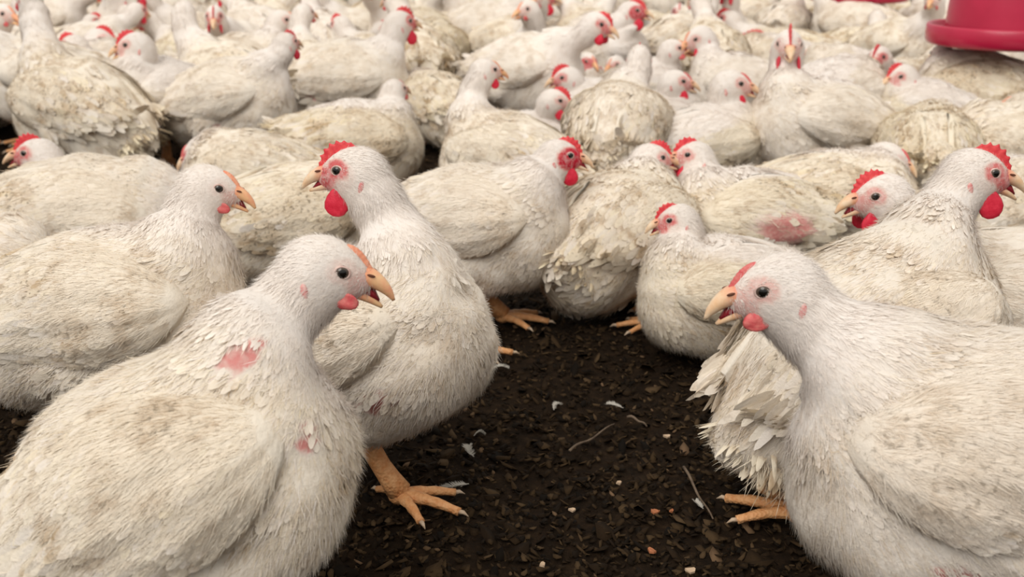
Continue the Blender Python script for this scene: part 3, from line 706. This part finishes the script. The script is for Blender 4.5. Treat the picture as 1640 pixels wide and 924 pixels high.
mid = [
 H(label='cream bird lying behind the left hen, long back showing, facing right', body=(140, 350), h=.135, head=(352, 312), yaw=3, hyaw=0, hp=-10, pitch=2, comb=.3, s=1.12, dirt=.7, seed=11, sit=True, nf=3200),
 H(label='bird with crimson comb and wattle peering left at the left edge, only its head clear', body=(165, 330), h=.10, head=(60, 246), yaw=178, hyaw=181, hp=-4, pitch=0, comb=.7, wat=1.0, face=.75, gape=.6, s=.9, hs=1.3, dirt=.5, seed=12, sit=True),
 H(label='big white bird at upper left, back to us, long neck up, tail drooping', body=(130, 165), h=.18, head=(44, -8), yaw=152, hyaw=140, hp=0, pitch=12, comb=.4, s=1.2, dirt=.85, seed=13, tail_drop=.8, tail_n=20, bare=[(-.05, .08, -.03, .02)]),
 H(label='white bird looking right at upper left, its beak behind the neighbour\'s red comb', body=(130, 115), h=.17, head=(160, 62), yaw=20, hyaw=0, hp=-8, comb=.8, wat=.9, face=.5, s=1.0, hs=1.3, dirt=.5, seed=14),
 H(label='white bird with bright red comb and wattles looking left, touching heads with its neighbour', body=(252, 150), h=.18, head=(216, 72), yaw=-125, hyaw=186, hp=-12, comb=.6, wat=1.0, face=.5, gape=.3, s=1.0, hs=1.3, dirt=.5, seed=15, feet=[None, (268, 262, -90)]),
 H(label='plump white bird at upper left facing right, its head turned away from us', body=(368, 158), h=.18, head=(458, 68), yaw=-18, hyaw=52, hp=-5, pitch=12, comb=.5, wat=.8, face=.6, s=1.08, dirt=.6, seed=16, bare=[(.0, -.09, -.045, .02)]),
 H(label='white bird looking right over the back of the plump one, orange face, bare comb', body=(385, 105), h=.17, head=(452, 32), yaw=5, hyaw=0, hp=-10, comb=.1, orange=1, wat=.3, face=.45, s=1.08, hs=1.25, dirt=.6, seed=17),
 H(label='large white bird left of top centre facing right, neck stretched up, comb turned away', body=(550, 128), h=.18, head=(640, 36), yaw=-8, hyaw=38, hp=-4, pitch=4, comb=.7, wat=1.0, face=.8, s=1.22, hs=1.25, dirt=.6, seed=18, bare=[(-.05, -.085, -.02, .028)]),
 H(label='low tan bird with a long white neck in front of the large white bird', body=(570, 225), h=.125, head=(632, 143), yaw=14, hyaw=50, hp=-6, pitch=2, comb=.2, wat=.3, s=1.0, dirt=1.0, seed=19, sit=True),
 H(label='white bird at top centre facing half right, breast low, head near the top edge', body=(785, 52), h=.18, head=(866, -4), yaw=-35, hyaw=10, hp=-4, comb=.7, wat=1.0, face=.8, s=1.35, hs=1.3, dirt=.45, seed=20),
 H(label='tan bird seen from behind between two white ones at top centre', body=(690, 82), h=.15, head=(672, 60), yaw=80, hyaw=120, comb=.2, s=1.15, dirt=1.2, seed=21),
 H(label='low cream bird with its white neck turned away, orange comb tip showing', body=(700, 168), h=.12, head=(668, 122), yaw=120, hyaw=110, hp=-10, comb=.25, orange=1, s=.95, dirt=1.0, seed=22, sit=True),
 H(label='cream bird with streaked upright neck and ragged tail, behind the magenta faced bird', body=(815, 250), h=.14, head=(778, 112), yaw=155, hyaw=22, hp=-10, pitch=8, comb=.12, orange=1, s=.98, dirt=.8, seed=23, tail_drop=.7, tail_n=20),
 H(label='white bird with its rear towards us at upper centre, head hidden behind its neck', body=(988, 200), h=.18, head=(1024, 88), yaw=76, hyaw=85, hp=-5, pitch=8, comb=.3, s=1.0, dirt=.7, seed=24, tail_drop=.9, tail_n=18, bare=[(-.08, .06, -.06, .03)]),
 H(label='white bird with scarlet face at upper centre, looking right above pale breast', body=(962, 82), h=.18, head=(1012, 18), yaw=-120, hyaw=-8, hp=-6, comb=.7, wat=1.0, face=.95, s=1.25, hs=1.2, dirt=.45, seed=25),
 H(label='small pale head facing half towards us under the scarlet faced bird', body=(944, 142), h=.11, head=(943, 98), yaw=-90, hyaw=-60, hp=-14, comb=.1, orange=1, wat=.3, face=.9, s=.75, hs=1.15, dirt=.6, seed=51, sit=True),
 H(label='pink faced head turned half left beside the upright neck at upper centre', body=(992, 146), h=.11, head=(984, 103), yaw=-90, hyaw=232, hp=-12, comb=.1, orange=1, wat=.3, face=.6, s=.75, hs=1.15, dirt=.6, seed=52, sit=True),
 H(label='white bird with red comb looking left, upper of two heads left of centre crowd', body=(955, 172), h=.12, hd=-.03, head=(908, 124), yaw=160, hyaw=186, hp=-12, comb=.85, wat=.9, face=.7, s=.8, hs=1.3, dirt=.5, seed=26),
 H(label='bird looking right with red comb, lower of the two heads behind the cream back', body=(848, 226), h=.10, hd=-.05, head=(889, 160), yaw=20, hyaw=-10, hp=-14, comb=.75, wat=.7, face=.5, s=.78, hs=1.2, dirt=.5, seed=27, sit=True),
 H(label='pale bird bending its neck left and down, beak meeting its neighbour', body=(1185, 138), h=.15, head=(1118, 60), yaw=175, hyaw=196, hp=-28, comb=.1, orange=1, wat=.7, face=.5, s=.98, hs=1.3, dirt=.4, seed=28),
 H(label='bird looking right with its beak against the bent neck of its neighbour', body=(1028, 140), h=.14, hd=-.03, head=(1078, 78), yaw=20, hyaw=0, hp=-4, comb=.1, orange=1, wat=.4, face=.5, s=.85, hs=1.25, dirt=.5, seed=29),
 H(label='bird looking right with red wattle and pink face, in front of the two touching beaks', body=(1048, 196), h=.12, hd=-.04, head=(1083, 130), yaw=15, hyaw=-4, hp=-10, comb=.2, wat=.9, face=.6, s=.85, hs=1.25, dirt=.5, seed=30),
 H(label='tan bodied bird right of centre looking right, pink face, left of the frontal rooster', body=(1125, 230), h=.13, hd=-.02, head=(1172, 134), yaw=18, hyaw=-4, hp=-10, comb=.1, wat=.5, face=.5, s=.95, hs=1.3, dirt=.95, seed=31),
 H(label='small red faced bird looking left in the gap left of the frontal rooster', body=(1245, 100), h=.15, head=(1220, 68), yaw=170, hyaw=190, hp=-10, comb=.7, wat=.6, face=.9, s=1.0, hs=1.2, dirt=.8, seed=32),
 H(label='white rooster facing the camera with tall red comb and twin wattles', body=(1310, 194), h=.175, head=(1263, 72), yaw=203, hyaw=262, hp=-8, pitch=10, comb=1.0, wat=1.35, face=.45, s=1.1, hs=1.3, dirt=.55, seed=33, feet=[(1212, 292, -100), None], tail_drop=.3),
 H(label='white bird with head turned away behind the frontal rooster, one red wattle showing', body=(1335, 150), h=.17, head=(1352, 103), yaw=20, hyaw=42, hp=-10, comb=.1, wat=.9, face=.5, s=1.0, hs=1.25, dirt=.5, seed=34),
 H(label='small pale head looking left between the frontal rooster and the turned head', body=(1350, 115), h=.15, head=(1317, 103), yaw=175, hyaw=180, hp=-10, comb=.1, orange=1, wat=.2, face=.4, s=.9, hs=1.2, dirt=.6, seed=35),
 H(label='tan bird with thin curved red comb looking left, right of the frontal rooster', body=(1474, 180), h=.13, hd=-.03, head=(1444, 122), yaw=172, hyaw=196, hp=-14, comb=.6, wat=.5, face=.6, s=.95, hs=1.25, dirt=1.1, seed=36),
 H(label='cream bird under the red drinker, pale neck raised and turned away', body=(1575, 152), h=.16, head=(1508, 88), yaw=150, hyaw=100, comb=.1, orange=1, s=1.2, hs=1.1, dirt=1.1, seed=37),
 H(label='tan bird seen from behind with a narrow white neck, red comb tip on top', body=(1490, 245), h=.13, head=(1513, 182), yaw=75, hyaw=85, hp=-6, comb=.3, s=1.05, dirt=1.1, seed=38),
 H(label='bird at right edge looking left with dark eye and orange beak', body=(1690, 215), h=.14, head=(1632, 188), yaw=180, hyaw=184, hp=-4, comb=.1, orange=1, wat=.2, face=.4, s=1.0, hs=1.2, dirt=.7, seed=39),
 H(label='cream backed bird right of the white neck, behind the tall rooster\'s comb', body=(1640, 238), h=.14, head=(1560, 250), yaw=165, hyaw=180, comb=.3, s=1.05, dirt=.8, seed=40, sit=True),
 H(label='small white head with open beak looking right, left of the tall raised neck', body=(1325, 325), h=.12, head=(1424, 252), yaw=-2, hyaw=-18, hp=-22, comb=.1, wat=.5, face=.4, gape=1.0, s=1.05, hs=1.05, dirt=.9, seed=41, sit=True, bare=[(.0, -.10, .01, .060)]),
 H(label='tan bird with bare pink flank facing left, red comb, yellow beak over its neighbour', body=(1195, 350), h=.125, head=(1110, 248), yaw=190, hyaw=184, hp=-4, pitch=6, comb=.7, wat=1.0, face=.6, s=.95, hs=1.0, dirt=1.05, seed=42, sit=True, bare=[(-.03, .10, .01, .062)]),
 H(label='white bird, back to us, rear fluffy, face half hidden by a yellow beak', body=(988, 362), h=.14, head=(1044, 252), yaw=52, hyaw=8, hp=-8, pitch=8, comb=.6, wat=.7, face=.6, s=.98, dirt=.85, seed=43, tail_drop=.5, tail_n=16),
 H(label='soiled bird behind the rooster that looks left, its head hidden', body=(470, 345), h=.13, head=(575, 300), yaw=15, hyaw=10, comb=.3, s=.98, dirt=.95, seed=44, sit=True),
 H(label='low bird with dark red face looking left behind the left hen\'s head', body=(405, 278), h=.11, head=(318, 242), yaw=180, hyaw=196, hp=-30, comb=.2, wat=.8, face=.9, s=.95, hs=1.1, dirt=.8, seed=45, sit=True),
 H(label='bird mostly hidden behind the left hen, one orange foot on the litter', body=(-60, 452), h=.15, head=(50, 430), yaw=0, hyaw=0, comb=.2, s=.9, dirt=.6, seed=46, feet=[(45, 592, 160), None]),
 H(label='grey shaded bird behind the tall rooster at the right edge', body=(1625, 335), h=.125, head=(1700, 270), yaw=10, hyaw=10, comb=.4, s=1.0, dirt=.7, seed=47),
]
placed = []
for k in near + mid: k['group'] = 'chickens of the near flock'
for i, k in enumerate(near): placed.append(chicken('chicken', **k))
for i, k in enumerate(mid):
    k.setdefault('nf', 1500); placed.append(chicken('chicken', res=.0075, **k))
#@@CROWD@@
# ------------------------------------------------------------------ the crowd behind: nine birds built, then copied
protos_spec = [
 dict(h=.18, head=(.17, .0, .345), hyaw=0, hp=-5, comb=.7, wat=.9, face=.7, dirt=.6),
 dict(h=.18, head=(.15, .04, .350), hyaw=70, hp=-5, comb=.5, wat=.8, face=.6, dirt=.7),
 dict(h=.17, head=(.16, -.03, .330), hyaw=-60, hp=-10, comb=.2, orange=1, wat=.3, face=.4, dirt=.8),
 dict(h=.12, head=(.19, .0, .230), hyaw=0, hp=-10, comb=.7, wat=.9, face=.8, dirt=1.0, sit=True, pitch=2),
 dict(h=.115, head=(.16, .05, .225), hyaw=60, hp=-15, comb=.15, orange=1, wat=.3, face=.5, dirt=1.15, sit=True, pitch=0),
 dict(h=.18, head=(.20, .0, .300), hyaw=10, hp=-20, comb=.5, wat=.8, face=.7, dirt=.45, tail_drop=.6),
 dict(h=.12, head=(.15, -.06, .215), hyaw=-80, hp=-15, comb=.6, wat=.9, face=.8, dirt=.9, sit=True, pitch=2),
 dict(h=.185, head=(.14, .0, .370), hyaw=-20, hp=0, comb=.8, wat=1.0, face=.9, dirt=.55, pitch=14),
 dict(h=.175, head=(.18, .02, .320), hyaw=30, hp=-10, comb=.1, wat=.2, face=.35, dirt=1.0),
]
protos = [chicken('chicken', None, yaw=0, res=.010, nf=750, fine=False, hs=1.15, s=1.02, seed=60 + i, world_pos=(0, 0, 0), strands=4.0, tail_n=8, **p) for i, p in enumerate([{**q} for q in protos_spec])]
def copy_tree(o, parent=None):
    c = o.copy(); COL.objects.link(c); c.parent = parent
    for ch in list(o.children):
        copy_tree(ch, c)
    return c
rc = random.Random(11)
taken = [(p.location.x, p.location.y) for p in placed if p.location.y > 2.2]
spots = []
def try_spot(x, y, r):
    for a, b in taken:
        if (a - x) ** 2 + (b - y) ** 2 < r * r: return False
    taken.append((x, y)); spots.append((x, y)); return True
for _ in range(9000):
    y = rc.uniform(3.15, 6.6); x = rc.uniform(-1, 1) * (.44 * y + .22)
    try_spot(x, y, .262)
spots.sort(key=lambda p: p[1])
used = [False] * len(protos)
def headpx(o, spec):
    a = o.rotation_euler.z; hx, hy, hz = spec['head']; s = o.scale[0]
    wx = o.location.x + (hx * math.cos(a) - hy * math.sin(a)) * s; wy = o.location.y + (hx * math.sin(a) + hy * math.cos(a)) * s; wz = hz * s
    d = Vector((wx, wy, wz - CAM_Z)); f = d.y * CT - d.z * ST; up_ = d.y * ST + d.z * CT
    return W_ / 2 + F * d.x / f, H_ / 2 - F * up_ / f
label_count = {}
crowd = []
for x, y in spots:
    i = rc.randrange(len(protos)); o = protos[i] if not used[i] else copy_tree(protos[i]); used[i] = True
    o.location = (x, y, 0); o.rotation_euler = (0, 0, rc.uniform(0, 2 * math.pi)); k = rc.uniform(.93, 1.12); o.scale = (k, k, k)
    sp = protos_spec[i]; u, v = headpx(o, sp)
    look = (math.degrees(o.rotation_euler.z) + sp['hyaw']) % 360
    face = 'looking right' if look < 55 or look > 305 else 'looking away' if look < 125 else 'looking left' if look < 235 else 'facing the camera'
    tone = 'tan' if sp['dirt'] > .85 else 'white'
    pose = 'crouching' if sp.get('sit') else 'standing'
    cb = 'big comb' if sp['comb'] > .65 else 'small comb' if sp['comb'] < .25 else 'red comb'
    zone = ('at the far left edge', 'at upper left', 'left of the top centre', 'right of the top centre', 'above the frontal rooster', 'near the red drinkers', 'at the far right edge')[int(min(6, max(0, u / 1640 * 6.5)))]
    row = 'nearer' if y < 3.9 else 'distant' if y < 4.9 else 'farthest'
    o['label'] = f'{row} {tone} bird {pose} {zone}, {face}, {cb}'; o['category'] = 'chicken'
    label_count[o['label']] = label_count.get(o['label'], 0) + 1; crowd.append(o)
byl = {}
for o in crowd: byl.setdefault(o['label'], []).append(o); o['group'] = 'blurred birds of the far crowd'
for lb, os_ in byl.items():
    if len(os_) < 2: continue
    os_.sort(key=lambda q: q.location.x / q.location.y)
    words = {2: ['left one', 'right one'], 3: ['left one', 'middle one', 'right one']}.get(len(os_)) or [['leftmost', 'second', 'third', 'fourth', 'fifth', 'sixth'][min(5, j)] if j < len(os_) - 1 else 'rightmost' for j in range(len(os_))]
    for q, w_ in zip(os_, words): q['label'] = lb + ', ' + w_
for i, u_ in enumerate(used):
    if not u_:
        for ch in list(protos[i].children_recursive): bpy.data.objects.remove(ch)
        bpy.data.objects.remove(protos[i])

# ------------------------------------------------------------------ red bell drinkers hanging over the flock
M_RED = mottled('drinker_red', (.42, .010, .045), (.47, .014, .055), 12, .28, 0)
M_RED.node_tree.nodes['Principled BSDF'].inputs['Specular IOR Level'].default_value = .5
M_CORD = mat('cord', (.35, .33, .3), .8)
def lathe(prof, n=64):
    V = []; Fq = []; m = len(prof)
    for i in range(n):
        a = 2 * math.pi * i / n
        for r, z in prof: V.append((r * math.cos(a), r * math.sin(a), z))
    for i in range(n):
        for j in range(m - 1):
            i2 = (i + 1) % n; Fq.append((i * m + j, i2 * m + j, i2 * m + j + 1, i * m + j + 1))
    return V, Fq
def drinker(u, v, z, label):
    c, t = at_height(u, v, z + .03)
    r = bpy.data.objects.new('bell_drinker', None); COL.objects.link(r); r.location = (c[0], c[1], z); tag(r, label, 'drinker', 'bell drinkers')
    v1, f1 = lathe([(.150, .004), (.170, -.001), (.184, .002), (.190, .010), (.1915, .028), (.190, .046), (.187, .051), (.182, .051), (.179, .046), (.176, .022), (.160, .012), (.148, .014), (.150, .004)][::1])
    mesh_obj('trough', v1, f1, M_RED, r)
    v2, f2 = lathe([(.150, .006), (.147, .030), (.143, .075), (.138, .130), (.128, .175), (.108, .215), (.078, .245), (.045, .262), (.030, .268), (.028, .300), (.0, .300)])
    mesh_obj('bell', v2, f2, M_RED, r)
    v3, f3 = lathe([(.0, .298), (.020, .298), (.020, .345), (.012, .352), (.0, .352)], 20); mesh_obj('valve', v3, f3, mat('valve_plastic', (.5, .48, .45), .5), r)
    v4, f4 = sweep([(0, 0, .35), (.004, 0, .9), (0, 0, 1.6)], [.003] * 3, [.003] * 3, 8, up=(1, 0, 0)); mesh_obj('hanging_cord', v4, f4, M_CORD, r)
drinker(1608, 52, .288, 'red plastic bell drinker hanging at the top right corner over the flock')
drinker(1376, -12, .285, 'red bell drinker cut off by the top edge, only its rim bottom showing')

# ------------------------------------------------------------------ things lying on the litter
M_FE = mat('fallen_feather', (.42, .39, .34), .8); M_CHIP = mat('pale_chip', (.50, .36, .24), .8); M_CHIPO = mat('orange_chip', (.36, .13, .055), .8); M_TWIG = mottled('twig', (.07, .045, .028), (.17, .12, .08), 60, .8)
def lying_feather(u, v, ang, ln, label, fluff=1.0):
    c, t = at_height(u, v, .006); rng = np.random.default_rng(int(u))
    a = math.radians(ang); n = 26; V = []; Q = []; k = 0
    mid_ = lambda q: np.array([q * ln - ln / 2, .18 * ln * (q * (1 - q)) * 4, .003 + .004 * math.sin(q * 3.1)])
    parts = [sweep([mid_(q) for q in np.linspace(0, 1, 9)], np.linspace(.0007, .0002, 9), np.linspace(.0007, .0002, 9), 6)]
    qv, qf = parts[0]
    Pb, Db, Lb = [], [], []
    for q in np.linspace(.08, .98, n):
        for sg in (1, -1):
            for _ in range(2):
                p = mid_(q); d = np.array([.75, sg * 1.0, rng.normal(0, .25 * fluff)]); Pb.append(p); Db.append(d); Lb.append(ln * .24 * (1 - .65 * abs(q - .45)) * rng.uniform(.7, 1.2))
    sv, sq = strand_mesh(np.array(Pb), np.tile([0, 0, 1.0], (len(Pb), 1)) + rng.normal(0, .1, (len(Pb), 3)), np.array(Db), np.array(Lb), np.full(len(Pb), .0009), np.full(len(Pb), .002 * fluff), np.full(len(Pb), 0.0))
    sv[:, 2] = np.maximum(sv[:, 2], .001)
    allv, allf = merge([(qv, qf), (sv, [tuple(x) for x in sq])])
    o = mesh_obj('fallen_feather', allv, allf, M_FE); o.location = (c[0], c[1], .0025); o.rotation_euler = (0, 0, a); tag(o, label, 'feather', 'feathers fallen on the litter')
for a in [(756, 722, 100, .030, 'fluffy white feather standing on the litter right of the raised foot'),
          (727, 778, 200, .034, 'curved pale feather just past the toe tips of the standing foot'),
          (800, 592, 20, .028, 'small curled white feather on the litter below the central bird'),
          (893, 652, 60, .020, 'tiny pale tuft of down at the middle of the open litter'),
          (985, 650, 150, .024, 'white wisp of down right of the tiny pale tuft'),
          (768, 697, 10, .014, 'very small white feather scrap above the fluffy standing feather'),
          (1120, 808, 110, .018, 'thin pale feather scrap left of the right hand foot')]:
    lying_feather(*a)
def chip(u, v, sz, m, label, ang=0):
    c, t = at_height(u, v, .006); rng = np.random.default_rng(int(u + v)); k = 7; V = []
    for z in (0, .0022):
        rng = np.random.default_rng(int(u + v))
        for i in range(k):
            a = 2 * math.pi * i / k + rng.normal(0, .2); r = sz * rng.uniform(.7, 1.15); V.append((math.cos(a) * r, math.sin(a) * r * .62, z + .0008 * math.cos(2 * a)))
    fs = [tuple(range(k))[::-1], tuple(range(k, 2 * k))] + [(i, (i + 1) % k, k + (i + 1) % k, k + i) for i in range(k)]
    o = mesh_obj('wood_chip', V, fs, m, smooth=False); o.location = (c[0], c[1], .0055); o.rotation_euler = (.12, .1, ang); tag(o, label, 'wood chip', 'wood chips on the litter')
for a in [(1105, 914, .0060, M_CHIP, 'pale square wood chip at the bottom edge, centre right', .3), (1048, 819, .0058, M_CHIPO, 'orange wood chip in the lower middle of the litter', .1),
          (1075, 819, .0035, M_CHIPO, 'small reddish chip beside the orange wood chip', .8), (990, 774, .0048, M_CHIP, 'small pale chip left of and above the orange chip', 1.0),
          (915, 817, .0045, M_CHIP, 'whitish chip left of the orange chip in lower middle', .5), (1045, 883, .0062, M_CHIPO, 'rusty chip between the orange chip and the bottom edge', 2.0),
          (1068, 699, .0050, M_CHIP, 'pale chip alone in the middle right of the litter', .4), (868, 905, .0045, M_CHIP, 'pale chip low in the middle of the litter', 1.4)]:
    chip(*a)
def twig(pts, r, label):
    P = [at_height(u, v, .009)[0] for u, v in pts]; P = spline(P, 12); P[:, 2] += .002 * np.sin(np.linspace(0, 9, 12))
    v_, f_ = sweep(P, np.linspace(r, r * .5, 12), np.linspace(r, r * .5, 12), 7); tag(mesh_obj('twig', v_, f_, M_TWIG), label, 'twig', 'twigs on the litter')
twig([(912, 722), (945, 702), (984, 680)], .0018, 'thin pale twig lying across the middle of the open litter')
twig([(1095, 748), (1118, 790), (1142, 832)], .0018, 'dark slanting twig left of the foot at the right')
twig([(1005, 668), (1022, 672), (1036, 684)], .0020, 'short bent brown twig right of the pale twig')
